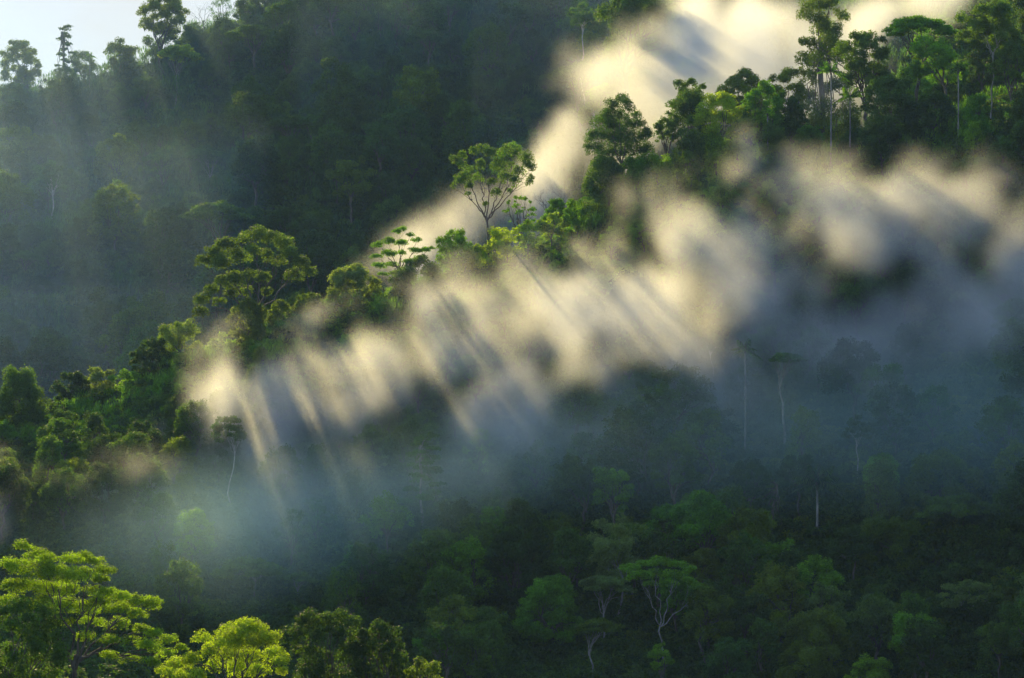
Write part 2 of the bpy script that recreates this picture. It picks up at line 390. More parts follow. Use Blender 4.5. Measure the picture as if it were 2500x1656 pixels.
def sculpted(name, px, basepy, Yd, forkpt, lobes_px, col, label, r0, leaf, dens, depth, stems=1, nm=6, flat=.4, pale=False, seed=3, cat='tree', sub=9, low=-.8):
    """a tree whose leaf masses stand where the photo shows them, spread in real depth around the trunk"""
    Yd = RM(px, Yd); rng = np.random.RandomState(seed); s = ppm(Yd)
    x = (px-512)/512*K*Yd; gz = zat(basepy, Yd) if basepy is not None else float(hgt(x, Yd)); gz = min(gz, zat(forkpt[1], Yd)-4)
    gh = float(hgt(x, Yd)); gz = gh
    o = np.array([x, Yd, gz]); lobes = []
    for (lx, ly, lr) in lobes_px:
        dy = rng.uniform(-1, 1)*depth; Yl = Yd+dy
        c = pt(lx, ly, Yl)-o; r = lr/s*rng.uniform(.85, 1.25)*(1.25 if Yd < 310 else 1); lobes.append((c, r, r*flat*1.25))
    tr = Tubes(); tp = pt(forkpt[0], forkpt[1], Yd)-o
    for k in range(stems):
        off = np.array([(k-.5*(stems-1))*r0*3.0, (k % 2)*r0, 0])
        P = np.array([np.array([0, 0, -2.])*(1-t)+tp*t+off*(1-.15*t)+np.append(rng.normal(0, .22, 2), 0)*(0 < t < 1) for t in np.linspace(0, 1, 8)])
        tr.add(P, r0*(1.2-.5*np.linspace(0, 1, 8)), 8)
    cs = np.array([l[0] for l in lobes]); ang = np.arctan2(cs[:, 2]-tp[2], cs[:, 0]-tp[0]); gr = np.array_split(np.argsort(ang), nm)
    lb = []
    for gidx in gr:
        if not len(gidx): continue
        tb = Tubes(); m = cs[gidx].mean(0); e = tp+(m-tp)*.75
        main = bez(tp-np.array([0, 0, rng.uniform(0, .12)*tp[2]]), e, rng.uniform(-.04, .06), rng, 8, .025); rm = r0*.55*(1-.6*np.linspace(0, 1, 9)); tb.add(main, rm, 7)
        for i in gidx:
            q = int(np.clip(np.argmin(np.linalg.norm(main-cs[i], axis=1))-2, 1, 8)); br = bez(main[q], cs[i], rng.uniform(-.05, .1), rng, 5, .035)
            tb.add(br, rm[q]*.6*(1-.7*np.linspace(0, 1, 6)), 5)
            for t in range(3):
                e2 = cs[i]+rng.normal(0, 1, 3)*np.array([1, 1, .3])*lobes[i][1]*.8; tb.add(bez(br[rng.randint(2, 5)], e2, .05, rng, 3, .04), rm[q]*.3*(1-.7*np.linspace(0, 1, 4)), 4)
        lb.append(tb)
    V, T = clump_leaves(rng, lobes, dens, leaf, sub, 0, .42, low)
    r = root(name, o); m = BARKP if pale else BARK
    put('trunk', tr.mesh('trunk', m), r)
    for l in lb: put('limb', l.mesh('limb', m), r)
    put('crown', quads_mesh('crown', V, T, LEAF), r, C[col]); tag(r, label, cat); OCC.append((x, Yd, 7)); lp = np.array(lobes_px); HB.append((lp[:, 0].min()-6, lp[:, 0].max()+6, lp[:, 1].min()-8, lp[:, 1].max()+4, Yd)); HB.append((px-6, px+6, lp[:, 1].min(), (basepy or 678)-4, Yd))
    return r

def palm(name, px, top, w, Yd, label, nf=13, seed=1, fan=False, group=None, trunk_r=.17, col='fresh'):
    rng = np.random.RandomState(seed); Yd = RM(px, Yd); x = (px-512)/512*K*Yd; gz = float(hgt(x, Yd)); zt = zat(top, Yd); Lf = w/ppm(Yd)/2*1.15
    Hh = max(4, zt-gz-Lf*.45); r = root(name, (x, Yd, gz))
    tb = Tubes(); P = [np.array([math.sin(t*2)*.35, 0, -1+(Hh+1)*t]) for t in np.linspace(0, 1, 10)]
    tb.add(P, [trunk_r*(1.3-.4*t) for t in np.linspace(0, 1, 10)], 8); put('trunk', tb.mesh('trunk', BARKP), r)
    top_ = P[-1]
    cs = Tubes(); cs.add([top_, top_+np.array([0, 0, Lf*.25])], [trunk_r*1.3, trunk_r*.8], 8); put('crownshaft', cs.mesh('crownshaft', BARK), r)
    for i in range(nf):
        a = 2.4*i+rng.uniform(-.2, .2); el = math.radians(rng.uniform(60, 75) if i > nf*.6 else rng.uniform(-5, 50)); L = Lf*rng.uniform(.85, 1.1)
        d = np.array([math.cos(a)*math.cos(el), math.sin(a)*math.cos(el), math.sin(el)]); hz = np.array([math.cos(a), math.sin(a), 0])
        ts = np.linspace(0, 1, 9); sp = np.array([top_+np.array([0, 0, Lf*.2])+d*L*t+np.array([0, 0, -1])*L*.55*t*t*(1-.3*(el > 1)) for t in ts])
        Vq = []
        if fan:
            e = sp[4]
            for k in range(16):
                b = math.pi*2*k/16; sd = np.cross(hz, [0, 0, 1]); q = e+(hz*math.cos(b)*.8+np.array([0, 0, 1])*math.sin(b)*.6+sd*math.sin(b)*.8)*L*.4
                n_ = np.cross(q-e, [0.2, .1, 1]); n_ /= np.linalg.norm(n_); Vq.append([e, (e+q)/2+n_*L*.05, q, (e+q)/2-n_*L*.05])
        else:
            sd = np.cross(hz, [0, 0, 1.]); N_ = 26
            for k in range(N_):
                t = .12+.88*k/N_; p = np.array([np.interp(t, ts, sp[:, j]) for j in range(3)]); l = L*.34*math.sin(math.pi*min(1, t*.8+.18))
                for s_ in (-1, 1):
                    q = p+(sd*s_*.75+hz*.35)*l+np.array([0, 0, -.55])*l*rng.uniform(.7, 1.3); w_ = hz*L*.022
                    Vq.append([p-w_, (p+q)/2-w_, q, (p+q)/2+w_])
        f = put('frond', quads_mesh('frond', np.array(Vq), rng.rand(len(Vq)), LEAF), r, C[col])
        rt = Tubes(); rt.add(sp[:5] if fan else sp, [trunk_r*.3*(1-.8*t) for t in np.linspace(0, 1, 5 if fan else 9)], 4); put('midrib', rt.mesh('midrib', BARK), f)
    tag(r, label, 'palm', group); OCC.append((x, Yd, 3)); HB.append((px-w*.5, px+w*.5, top, top+w*.9, Yd)); HB.append((px-5, px+5, top, topx(x, Yd, gz)[1]-6, Yd)); return r
def bare(name, px, top, w, Yd, label, seed=1, pale=True):
    rng = np.random.RandomState(seed); x = (px-512)/512*K*Yd; gz = float(hgt(x, Yd)); Hh = zat(top, Yd)-gz; R = w/ppm(Yd)/2
    r = root(name, (x, Yd, gz)); tr = Tubes(); m = BARKP if pale else BARK
    fk = Hh-R*1.7; tp = np.array([0, 0, fk]); tr.add([np.array([0, 0, -1.]), tp*.5+np.array([.2, 0, 0]), tp], [.35, .28, .22], 6); put('trunk', tr.mesh('trunk', m), r)
    def br(tb, a, d, L, rad, lv):
        e = a+d*L; P = bez(a, e, .06, rng, 4, .05); tb.add(P, rad*(1-.6*np.linspace(0, 1, 5)), 4)
        if lv:
            for k in range(rng.randint(2, 4)):
                dd = d+rng.normal(0, .55, 3)+np.array([0, 0, .12]); br(tb, P[rng.randint(2, 5)], dd/np.linalg.norm(dd), L*rng.uniform(.55, .8), rad*.5, lv-1)
    for k in range(6):
        a = k*1.05+rng.uniform(-.3, .3); d = np.array([math.cos(a)*.7, math.sin(a)*.7, .7]); tb = Tubes(); br(tb, tp*rng.uniform(.85, 1), d, R*.75, .14, 4); put('limb', tb.mesh('limb', m), r)
    tag(r, label, 'tree'); return r

# ---- trees along the middle ridge crest
sculpted('spreading_tree', 255, 344, 640, (256, 318), [
    (203,262,8),(212,254,9),(226,246,10),(240,240,11),(255,236,11),(270,238,10),(282,245,9),(292,254,9),(302,264,9),(307,272,7),(224,262,9),(238,256,10),(254,252,10),(268,256,9),(281,262,8),(294,275,7),
    (212,290,9),(203,300,8),(200,313,7),(222,284,9),(236,280,9),(250,276,9),(262,278,8),(232,294,8),(218,302,7),(246,292,7),(268,292,6)],
    'olive', 'tall wide-crowned tree with two dark stems towering over the left end of the sunlit ridge', .55, .30, 11, 5.5, stems=2, nm=7, flat=.6, seed=4)
hero('round_tree', 'dome', 247, 301, 44, 634, 'olive', 'small sparse round tree growing in front of the two-stemmed wide tree', seed=31)
hero('round_tree', 'dome', 352, 264, 58, 648, 'pink', 'round tree with pinkish tan blossom-like tips beside the tiered tree on the ridge', seed=12)
sculpted('tiered_tree', 400, 290, 648, (399, 268), [
    (402,229,5),(396,232,5),(410,235,6),(388,241,7),(377,245,6),(402,243,6),(417,240,5),(376,257,6),(387,254,6),(400,253,7),(414,251,6),(426,250,6),(432,248,4),(379,266,6),(392,264,6),(408,262,7),(420,259,5),(395,274,6),(408,273,6),(383,275,5)],
    'fresh', 'light green tree with flat stacked branch tiers beside the misty gap in the ridge', .28, .24, 15, 3.2, nm=8, flat=.35, seed=8)
hero('round_tree', 'dome', 418, 259, 66, 640, 'green', 'dense dark green dome of foliage right below the flat tiered tree', seed=13)
sculpted('slender_tree', 489, 266, 650, (487, 218), [
    (455,160,6),(463,156,6),(473,152,5),(483,151,7),(492,155,7),(505,150,6),(517,153,5),(526,160,7),(531,168,6),(529,183,4),(531,177,3),(466,168,7),(480,166,7),(497,166,7),(512,166,6),(520,172,6),
    (458,182,5),(466,178,7),(479,179,6),(492,183,5),(506,179,7),(516,182,5),(470,188,5),(453,187,3),(497,193,5),(509,191,4),(468,194,3),(486,204,3)],
    'green', 'lone tall tree with forked dark trunk and open bronze-green crown standing in the ridge gap', .36, .26, 13, 4.5, nm=7, flat=.7, seed=6, sub=7)
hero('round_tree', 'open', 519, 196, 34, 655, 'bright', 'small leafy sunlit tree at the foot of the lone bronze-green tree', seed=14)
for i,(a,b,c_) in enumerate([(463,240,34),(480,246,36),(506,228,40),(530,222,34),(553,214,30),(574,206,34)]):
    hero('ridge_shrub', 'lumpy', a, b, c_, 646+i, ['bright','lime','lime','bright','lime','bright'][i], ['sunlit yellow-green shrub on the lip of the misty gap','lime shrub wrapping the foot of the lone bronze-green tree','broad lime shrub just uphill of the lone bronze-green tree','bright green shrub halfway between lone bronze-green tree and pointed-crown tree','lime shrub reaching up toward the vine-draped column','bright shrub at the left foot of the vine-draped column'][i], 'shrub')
sculpted('tall_tree', 621, 215, 655, (621, 165), [(621,101,8),(613,108,8),(628,107,8),(606,117,8),(620,117,9),(634,116,8),(602,126,9),(615,128,10),(629,127,10),(641,126,8),(594,138,9),(607,140,10),(622,141,10),(637,139,10),(648,137,8),
    (592,150,8),(604,153,9),(618,154,9),(633,153,9),(646,151,8),(598,164,8),(612,167,8),(640,165,8),(650,162,6)], 'green', 'tall tree with pointed dark crown standing against the bright cloud', .45, .26, 11, 5.5, nm=6, flat=.8, seed=15)
hero('vine_covered_tree', 'column', 607, 155, 46, 650, 'green', 'vine-draped column of foliage under the pointed-crown tree', seed=16)
hero('vine_covered_tree', 'column', 640, 158, 40, 648, 'fresh', 'vine-draped tree between the pointed-crown tree and the slim forked trees', seed=17)
hero('tall_tree', 'lumpy', 668, 118, 30, 655, 'green', 'slim airy tree right beside the pointed-crown tree', seed=18)
hero('tall_tree', 'lumpy', 691, 93, 54, 658, 'green', 'slim dark forked tree between the pointed-crown and yellow-leafed trees', seed=19, fork=165)
hero('tall_tree', 'lumpy', 722, 92, 56, 652, 'lime', 'yellow-leafed tree with thin pale stems in the ridge-top row', seed=20, fork=150)
hero('round_tree', 'dome', 764, 84, 52, 655, 'fresh', 'dense rounded bright green tree behind the sunlit mist plume', seed=21)
hero('vine_covered_tree', 'column', 797, 100, 34, 652, 'dark', 'dark narrow vine-clad tree between the rounded tree and tall palm', seed=22)
hero('tall_tree', 'lumpy', 746, 118, 34, 648, 'bright', 'bright bushy tree over the top of the mist plume', seed=23)
for i, (a, b, c_, d_) in enumerate([(690, 128, 36, 'thick vine-hung foliage under the slim dark forked tree'), (716, 134, 34, 'vine-hung shrubby tree under the yellow-leafed tree'), (742, 138, 32, 'shrubby tree directly above the sunlit mist plume'), (775, 128, 36, 'vine-hung tree under the dense rounded bright tree'), (812, 128, 34, 'bushy tree left of the long bare palm trunk'), (858, 135, 34, 'bushy tree under the shorter palm'), (664, 158, 36, 'bushy vine-hung tree between the pointed-crown and slim forked trees')]):
    hero('vine_covered_tree', 'column', a, b, c_, 646, ['green', 'bright', 'fresh', 'green', 'fresh', 'dark', 'bright'][i], d_, seed=110+i)
palm('palm_tree', 832, 66, 34, 640, 'tall slender palm with long bare trunk on the ridge', seed=2, trunk_r=.2)
palm('palm_tree', 851, 92, 32, 642, 'shorter palm close beside the tall slender palm', seed=3, col='bright')
palm('palm_tree', 768, 112, 18, 645, 'small round-headed palm in front of the dense rounded tree', seed=4, fan=True, col='bright')
palm('fan_palm', 960, 68, 26, 610, 'stubby fan palm between the big domed trees and the tall pale trunk', seed=5, fan=True, nf=16, col='green')
hero('domed_tree', 'dome', 868, 31, 60, 650, 'green', 'big dark domed tree at the edge of the glowing cloud', seed=24)
hero('domed_tree', 'dome', 893, 76, 70, 630, 'green', 'broad dark domed tree below the cloud-edge dome, right of the palms', seed=25)
hero('domed_tree', 'dome', 935, 92, 62, 622, 'dark', 'dark domed tree wedged between the broad dome and the fan palm', seed=26)
hero('bright_tree', 'lumpy', 937, 38, 56, 640, 'fresh', 'bright lime-topped tree uphill of the two dark domes', seed=27)
hero('umbrella_tree', 'umbrella', 922, 16, 72, 655, 'fresh', 'flat layered light green tree near the top edge of the slope', seed=28)
hero('forked_tree', 'tall', 994, 4, 66, 612, 'green', 'tall tree with bare pale forked trunk high on the slope', seed=29, pale=True, fork=52)
hero('tall_tree', 'dome', 1016, 42, 42, 606, 'green', 'rounded tree just below the bare pale forked trunk', seed=30)
hero('round_tree', 'dome', 885, 120, 60, 612, 'dark', 'dark rounded tree with sunlit specks beneath the shorter palm', seed=32)
hero('cloud_tree', 'column', 828, -30, 62, 705, 'olive', 'backlit ragged tree hanging over the glowing cloud at the top edge', seed=33)
hero('cloud_tree', 'lumpy', 790, 72, 46, 700, 'olive', 'ghostly tree dissolving in golden mist behind the palms', seed=34)
hero('cloud_tree', 'lumpy', 690, 82, 34, 690, 'green', 'faint misty tree behind the slim forked trees', seed=35)
hero('cloud_tree', 'dome', 745, 72, 56, 705, 'olive', 'pale ghost of a domed tree fading into cloud over the ridge row', seed=36)
# left end of the ridge
hero('vine_covered_tree', 'column', 21, 372, 46, 625, 'green', 'bulky vine-clad tree with dark stem on the lowest end of the sunlit ridge', seed=40, fork=400)
hero('round_tree', 'lumpy', 72, 370, 38, 628, 'dark', 'dark green round-headed tree on the low ridge beside a paler tree', seed=41)
hero('pale_tree', 'lumpy', 99, 369, 34, 630, 'pink', 'pale-tipped tree right beside the dark round-headed ridge tree', seed=42)
hero('round_tree', 'lumpy', 128, 372, 40, 628, 'bright', 'sunlit yellow-green tree below the dark leaning bush on the low ridge', seed=43)
hero('round_tree', 'dome', 150, 340, 44, 634, 'dark', 'dark glinting tree at the shoulder of the low ridge', seed=44)
hero('pale_tree', 'lumpy', 180, 323, 52, 638, 'pale', 'pale yellow-green knobbly-crowned tree between the dark glinting tree and two-stemmed tree', seed=45)
hero('round_tree', 'lumpy', 221, 334, 36, 636, 'bright', 'bright loose tree at the left foot of the two-stemmed wide tree', seed=46)
hero('round_tree', 'lumpy', 282, 303, 34, 640, 'olive', 'olive tree filling the gap right of the two-stemmed wide tree', seed=47)
hero('round_tree', 'dome', 310, 292, 38, 644, 'olive', 'small olive dome left of the pinkish round tree', seed=48)
hero('round_tree', 'umbrella', 304, 314, 64, 636, 'fresh', 'low spreading fresh green tree above the first mist wisps', seed=49)
hero('round_tree', 'lumpy', 336, 300, 36, 642, 'fresh', 'light green tree at the foot of the pinkish round tree', seed=50)
# far skyline and far slope
hero('skyline_tree', 'round', 161, -7, 50, 1225, 'olive', 'big round tree on the skyline beside the patch of sky', seed=60)
hero('skyline_tree', 'pine', 62, 25, 32, 1245, 'dark', 'thin layered tree sticking up alone on the skyline', seed=61)
hero('skyline_tree', 'dome', 17, 40, 44, 1240, 'olive', 'rounded hazy tree at the low end of the skyline', seed=62)
hero('skyline_tree', 'lumpy', 119, 42, 34, 1240, 'olive', 'low round tree on the skyline left of the big round one', seed=63)
palm('palm_tree', 86, 54, 13, 1238, 'small palm on the skyline right of the thin layered tree', seed=6)
bare('bare_tree', 201, -8, 34, 1240, 'leafless twiggy tree poking over the skyline', seed=7)
hero('pale_trunk_tree', 'umbrella', 205, 146, 46, 1040, 'blue', 'flat-crowned tree with long pale trunk alone on the shaded far slope', seed=64, pale=True, fork=175)
hero('pale_trunk_tree', 'feather', 63, 297, 40, 905, 'pink', 'feathery brownish tree with tall white trunk low on the far slope', seed=65, pale=True, fork=332)
hero('pale_trunk_tree', 'tall', 124, 262, 34, 925, 'blue', 'dark tree on a thin white double trunk low on the far slope', seed=66, pale=True, fork=308)
hero('pale_trunk_tree', 'lumpy', 51, 165, 32, 1030, 'blue', 'small-headed tree with crooked pale trunk near the hazy left side of the far slope', seed=67, pale=True, fork=190)
hero('umbrella_tree', 'umbrella', 176, 46, 44, 1170, 'pale', 'flat-topped tree lit by the hazy beam just under the skyline', seed=68, pale=True)
hero('domed_tree', 'dome', 115, 137, 46, 1080, 'olive', 'wide olive-brown domed tree on the far slope', seed=69)
hero('umbrella_tree', 'umbrella', 583, 63, 70, 980, 'green', 'broad flat dark tree high on the far slope left of the cloud', seed=70)
hero('pale_trunk_tree', 'tall', 598, 96, 22, 930, 'blue', 'small tree with leaning pale trunk just left of the diagonal cloud', seed=71, pale=True)
hero('pale_trunk_tree', 'tall', 583, 5, 30, 1000, 'blue', 'tree with short thick pale trunk near the top of the far slope', seed=72, pale=True, fork=24)
hero('domed_tree', 'dome', 465, 102, 58, 960, 'green', 'large dark green mound of a tree low on the far slope behind the gap', seed=73)
hero('spur_tree', 'round', 640, -12, 86, 815, 'green', 'large spreading tree with curving boughs at the top edge left of the cloud', seed=74)
hero('spur_tree', 'lumpy', 604, 84, 50, 835, 'fresh', 'hazy green tree below the spreading top-edge tree, beside the cloud', seed=75)
hero('valley_tree', 'dome', 512, 143, 38, 800, 'bright', 'small bright dome showing behind the lone bronze-green tree', seed=77)
bare('bare_tree', 566, 168, 34, 735, 'faint leafless tree standing in the pale valley mist', seed=8)
bare('bare_tree', 546, 182, 26, 730, 'thin leafless tree lower in the pale valley mist', seed=9)
hero('valley_tree', 'dome', 556, 200, 30, 700, 'fresh', 'hazy rounded tree at the foot of the valley mist behind the ridge', seed=78)
# shaded front slope
hero('umbrella_tree', 'umbrella', 253, 557, 72, 430, 'green', 'wide umbrella-crowned tree on the misty lower slope', seed=80, pale=True)
hero('umbrella_tree', 'umbrella', 300, 572, 34, 428, 'green', 'small flat tree tucked against the wide umbrella-crowned tree', seed=81, pale=True)
hero('pale_trunk_tree', 'tall', 227, 415, 36, 500, 'blue', 'tree in mist on a very long thin bare white trunk', seed=82, pale=True, fork=445)
hero('layered_tree', 'pine', 424, 434, 66, 480, 'blue', 'dark ragged layered tree rising from the teal mist', seed=83, pale=True)
palm('palm_tree', 744, 345, 32, 505, 'tall palm-like tree on a long thin white trunk veiled by blue mist', seed=10, trunk_r=.2, col='blue')
hero('pale_trunk_tree', 'umbrella', 787, 352, 38, 500, 'blue', 'dark small-crowned tree on a long straight trunk below the blue mist', seed=84, pale=True, fork=378)
hero('pale_trunk_tree', 'tall', 857, 418, 30, 470, 'dark', 'tree with thin white trunk down the dark slope left of the giant crown', seed=85, pale=True, fork=440)
hero('pale_trunk_tree', 'tall', 966, 350, 34, 520, 'dark', 'pale straight trunk standing deep in shade at the far uphill side', seed=86, pale=True, fork=372)
hero('pale_trunk_tree', 'tall', 939, 342, 34, 525, 'blue', 'thin trunk tree between two blue mist banks on the dark slope', seed=87, pale=True, fork=365)
hero('pale_trunk_tree', 'tall', 714, 335, 26, 545, 'blue', 'slim trunk rising beside a cream tuft of mist', seed=88, pale=True, fork=352)
palm('palm_tree', 815, 474, 62, 450, 'dark drooping palm with long arching fronds on the shaded slope', seed=11, nf=15, trunk_r=.25, col='dark')
hero('layered_tree', 'pine', 768, 476, 38, 452, 'dark', 'dark narrow layered tree left of the drooping palm', seed=89)
hero('giant_tree', 'dome', 940, 450, 100, 448, 'olive', 'giant rounded tree dominating the dark slope', seed=90)
hero('giant_tree', 'umbrella', 962, 494, 84, 436, 'green', 'broad layered crown pressed against the lower side of the giant tree', seed=91)
hero('round_tree', 'lumpy', 897, 520, 72, 425, 'olive', 'olive round-clumped tree downhill of the giant tree', seed=92)
hero('round_tree', 'round', 676, 441, 52, 470, 'green', 'rounded green tree just under the mist edge on the lower slope', seed=93)
hero('round_tree', 'lumpy', 612, 470, 46, 462, 'fresh', 'lighter green tree on the slope below the teal mist', seed=94)
hero('domed_tree', 'dome', 515, 528, 80, 425, 'dark', 'dark brownish twin-topped tree at the left flank of the dark forest', seed=95)
hero('domed_tree', 'dome', 547, 577, 68, 398, 'fresh', 'compact bright green globe-shaped tree in the dark forest', seed=96)
hero('pale_tree', 'lumpy', 614, 531, 58, 418, 'grey', 'silvery grey-green tree above the globe-shaped tree', seed=97, pale=True)
hero('pale_tree', 'umbrella', 605, 575, 54, 402, 'grey', 'grey-green layered tree between the globe-shaped tree and big umbrella tree', seed=98, pale=True)
sculpted('umbrella_tree', 664, 660, 388, (661, 622), [(632,568,9),(645,564,10),(660,562,11),(676,565,10),(690,570,9),(640,576,9),(656,573,10),(672,575,10),(700,588,9),(712,598,8),(688,582,8),(648,584,7),(668,584,8),(722,604,6)],
    'bright', 'big umbrella tree with pale Y-forked trunk in the dark forest', .2, .22, 19, 4.5, nm=4, flat=.33, pale=True, seed=9)
hero('forked_tree', 'umbrella', 598, 618, 48, 378, 'olive', 'small flat-topped tree with thin pale forked stem near the bottom edge', seed=99, pale=True, fork=650)
sculpted('umbrella_tree', 973, 668, 395, (972, 618), [(946,596,8),(956,589,9),(968,584,9),(981,588,9),(993,596,8),(950,604,8),(964,600,9),(978,602,9),(990,607,7),(957,611,6),(972,611,6)],
    'grey', 'flat-topped grey-green tree with crooked white trunk at the shaded low corner', .2, .22, 19, 4, nm=4, flat=.35, pale=True, seed=10)
hero('round_tree', 'dome', 818, 612, 96, 372, 'olive', 'large dull brownish rounded tree at the bottom edge of the dark forest', seed=100)
hero('round_tree', 'lumpy', 726, 641, 52, 366, 'blue', 'blue-green clumpy tree at the bottom edge', seed=101)
hero('round_tree', 'lumpy', 660, 646, 26, 364, 'bright', 'tiny yellow-green tree below the pale Y-forked trunk', seed=102)
hero('round_tree', 'lumpy', 868, 655, 46, 360, 'bright', 'yellow-green low tree beside the large dull rounded tree', seed=103)
# near trees in the sun
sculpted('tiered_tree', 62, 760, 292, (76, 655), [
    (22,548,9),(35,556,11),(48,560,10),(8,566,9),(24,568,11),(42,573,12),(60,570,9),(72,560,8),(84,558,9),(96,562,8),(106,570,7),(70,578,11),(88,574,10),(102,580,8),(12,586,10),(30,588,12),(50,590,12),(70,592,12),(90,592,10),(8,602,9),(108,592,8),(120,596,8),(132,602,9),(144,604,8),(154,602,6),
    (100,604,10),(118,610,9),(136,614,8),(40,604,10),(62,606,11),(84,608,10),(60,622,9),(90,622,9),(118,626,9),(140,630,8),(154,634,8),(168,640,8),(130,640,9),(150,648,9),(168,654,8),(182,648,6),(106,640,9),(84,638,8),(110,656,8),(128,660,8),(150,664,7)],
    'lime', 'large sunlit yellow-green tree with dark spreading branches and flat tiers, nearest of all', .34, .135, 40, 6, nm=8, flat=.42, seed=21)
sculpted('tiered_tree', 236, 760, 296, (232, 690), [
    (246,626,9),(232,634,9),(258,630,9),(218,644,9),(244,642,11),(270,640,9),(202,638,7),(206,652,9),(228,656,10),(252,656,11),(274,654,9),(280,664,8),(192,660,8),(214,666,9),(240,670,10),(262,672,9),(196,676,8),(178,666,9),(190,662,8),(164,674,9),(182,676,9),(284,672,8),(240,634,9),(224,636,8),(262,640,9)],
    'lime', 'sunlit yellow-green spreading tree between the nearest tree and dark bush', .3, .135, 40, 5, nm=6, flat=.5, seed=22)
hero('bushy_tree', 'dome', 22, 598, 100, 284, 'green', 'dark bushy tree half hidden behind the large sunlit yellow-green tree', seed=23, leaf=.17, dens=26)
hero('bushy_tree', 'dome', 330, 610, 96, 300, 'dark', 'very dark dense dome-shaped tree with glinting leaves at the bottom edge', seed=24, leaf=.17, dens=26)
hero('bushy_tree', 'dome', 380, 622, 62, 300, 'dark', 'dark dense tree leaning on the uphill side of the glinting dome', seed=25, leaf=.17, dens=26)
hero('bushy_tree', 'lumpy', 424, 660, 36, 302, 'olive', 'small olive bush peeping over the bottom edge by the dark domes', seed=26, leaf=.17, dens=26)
print('heroes', time.time()-T0)

# ------------------------------------------------------------------ the many trees of the forest
rng = np.random.RandomState(77)
VAR = {}
def variants(kind, n, Hh, R, leaf, dens, s0, pale=False, fork=None):
    out = []
    for i in range(n):
        tr, lb, V, T = make_geo(s0+i, kind, Hh, R, leaf, dens, fork)
        out.append((merge(tr, lb).mesh('trunk', BARKP if pale else BARK), quads_mesh('crown', V, T, LEAF), Hh, R))
    return out
VAR['round'] = variants('round', 4, 22, 7, .30, 9, 200); VAR['dome'] = variants('dome', 3, 20, 7, .30, 9, 210)
VAR['lumpy'] = variants('lumpy', 5, 20, 6.5, .30, 9, 220); VAR['umbrella'] = variants('umbrella', 3, 22, 8, .30, 10, 230)
VAR['tall'] = variants('tall', 3, 28, 5.5, .30, 9, 240, True); VAR['column'] = variants('column', 2, 20, 4.2, .30, 8, 250)
VAR['feather'] = variants('feather', 2, 18, 6, .38, 8, 260); VAR['pine'] = variants('pine', 1, 24, 4, .3, 9, 270)
NAMES = dict(round='broadleaf_tree', dome='broadleaf_tree', lumpy='broadleaf_tree', umbrella='umbrella_tree', tall='pale_trunk_tree', column='vine_covered_tree', feather='feathery_tree', pine='layered_tree')
WORD = dict(round='round-crowned', dome='dome-crowned', lumpy='clumpy-crowned', umbrella='flat-topped', tall='small-crowned pale-stemmed', column='narrow vine-hung', feather='feathery', pine='layered spiky')
CWORD = dict(dark='dark green', green='green', fresh='fresh green', olive='olive', grey='grey-green', blue='bluish green', bright='yellow-green', pale='pale green', bronze='bronze-green')
pts = []
def scatter(n, pxr, Yr, gap, kinds, cols, zone, size, keep=None):
    """throw trees over a stretch of slope, never closer than gap to another trunk"""
    got = 0
    for _ in range(n*60):
        if got >= n: break
        Yd = rng.uniform(*Yr); px = rng.uniform(*pxr); Yd = RM(px, Yd); x = (px-512)/512*K*Yd
        if keep and not keep(px, Yd): continue
        gz = float(hgt(x, Yd)); g_ = gap*rng.uniform(.85, 1.2)
        if any((x-a)**2+(Yd-b)**2 < (g_*.5+c_*.55)**2 for a, b, c_ in OCC): continue
        k = kinds[rng.randint(len(kinds))]; s = size*(rng.uniform(.78, 1.22) if zone != 'far' else rng.choice([.62, .8, 1, 1.15, 1.45])*rng.uniform(.9, 1.1))
        v = VAR[k][rng.randint(len(VAR[k]))]; qx, qy = topx(x, Yd, gz+v[2]*s*.9)
        if qx < -30 or qx > 1054 or qy > 700 or topx(x, Yd, gz)[1] < -25: continue
        wp = s*v[3]*ppm(Yd)
        if any(Yd < hY-3 and qx+wp*.8 > h0 and qx-wp*.8 < h1 and qy+wp*2 > ht and qy < hb for h0, h1, ht, hb, hY in HB): continue
        pts.append((x, Yd, gz, k, s, rng.uniform(0, 6.28), cols[rng.randint(len(cols))], zone, v, qx, qy, s*v[3]*ppm(Yd)))
        OCC.append((x, Yd, gap*.5)); got += 1
    return got
crest = lambda px, Yd: True
BK = ['round', 'dome', 'lumpy', 'lumpy', 'round']
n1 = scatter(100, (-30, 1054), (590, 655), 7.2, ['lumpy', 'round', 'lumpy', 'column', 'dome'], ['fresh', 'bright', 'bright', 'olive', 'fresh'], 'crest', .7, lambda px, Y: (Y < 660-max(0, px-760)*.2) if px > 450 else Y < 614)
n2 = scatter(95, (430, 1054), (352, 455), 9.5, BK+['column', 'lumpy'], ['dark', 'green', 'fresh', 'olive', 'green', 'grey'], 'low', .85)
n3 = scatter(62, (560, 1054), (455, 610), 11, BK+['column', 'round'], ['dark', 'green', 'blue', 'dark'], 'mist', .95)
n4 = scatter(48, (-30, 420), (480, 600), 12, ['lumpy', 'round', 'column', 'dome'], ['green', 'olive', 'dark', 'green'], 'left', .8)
n5 = scatter(30, (150, 620), (400, 600), 17, ['feather', 'lumpy', 'dome'], ['green', 'blue', 'fresh'], 'bamboo', .75)
n6 = scatter(60, (560, 1054), (690, 860), 13, BK, ['green', 'dark', 'fresh'], 'behind', .95, lambda px, Y: px < 640 or px > 905)
n7 = scatter(460, (-40, 720), (862, 1262), 14.2, BK+['dome', 'round', 'umbrella', 'dome', 'feather', 'lumpy', 'round', 'dome'], ['dark', 'green', 'blue', 'olive', 'dark', 'green', 'dark'], 'far', 1.15)
n8 = scatter(60, (-40, 360), (775, 870), 14, BK+['feather'], ['dark', 'green', 'blue', 'olive'], 'far', 1.1)
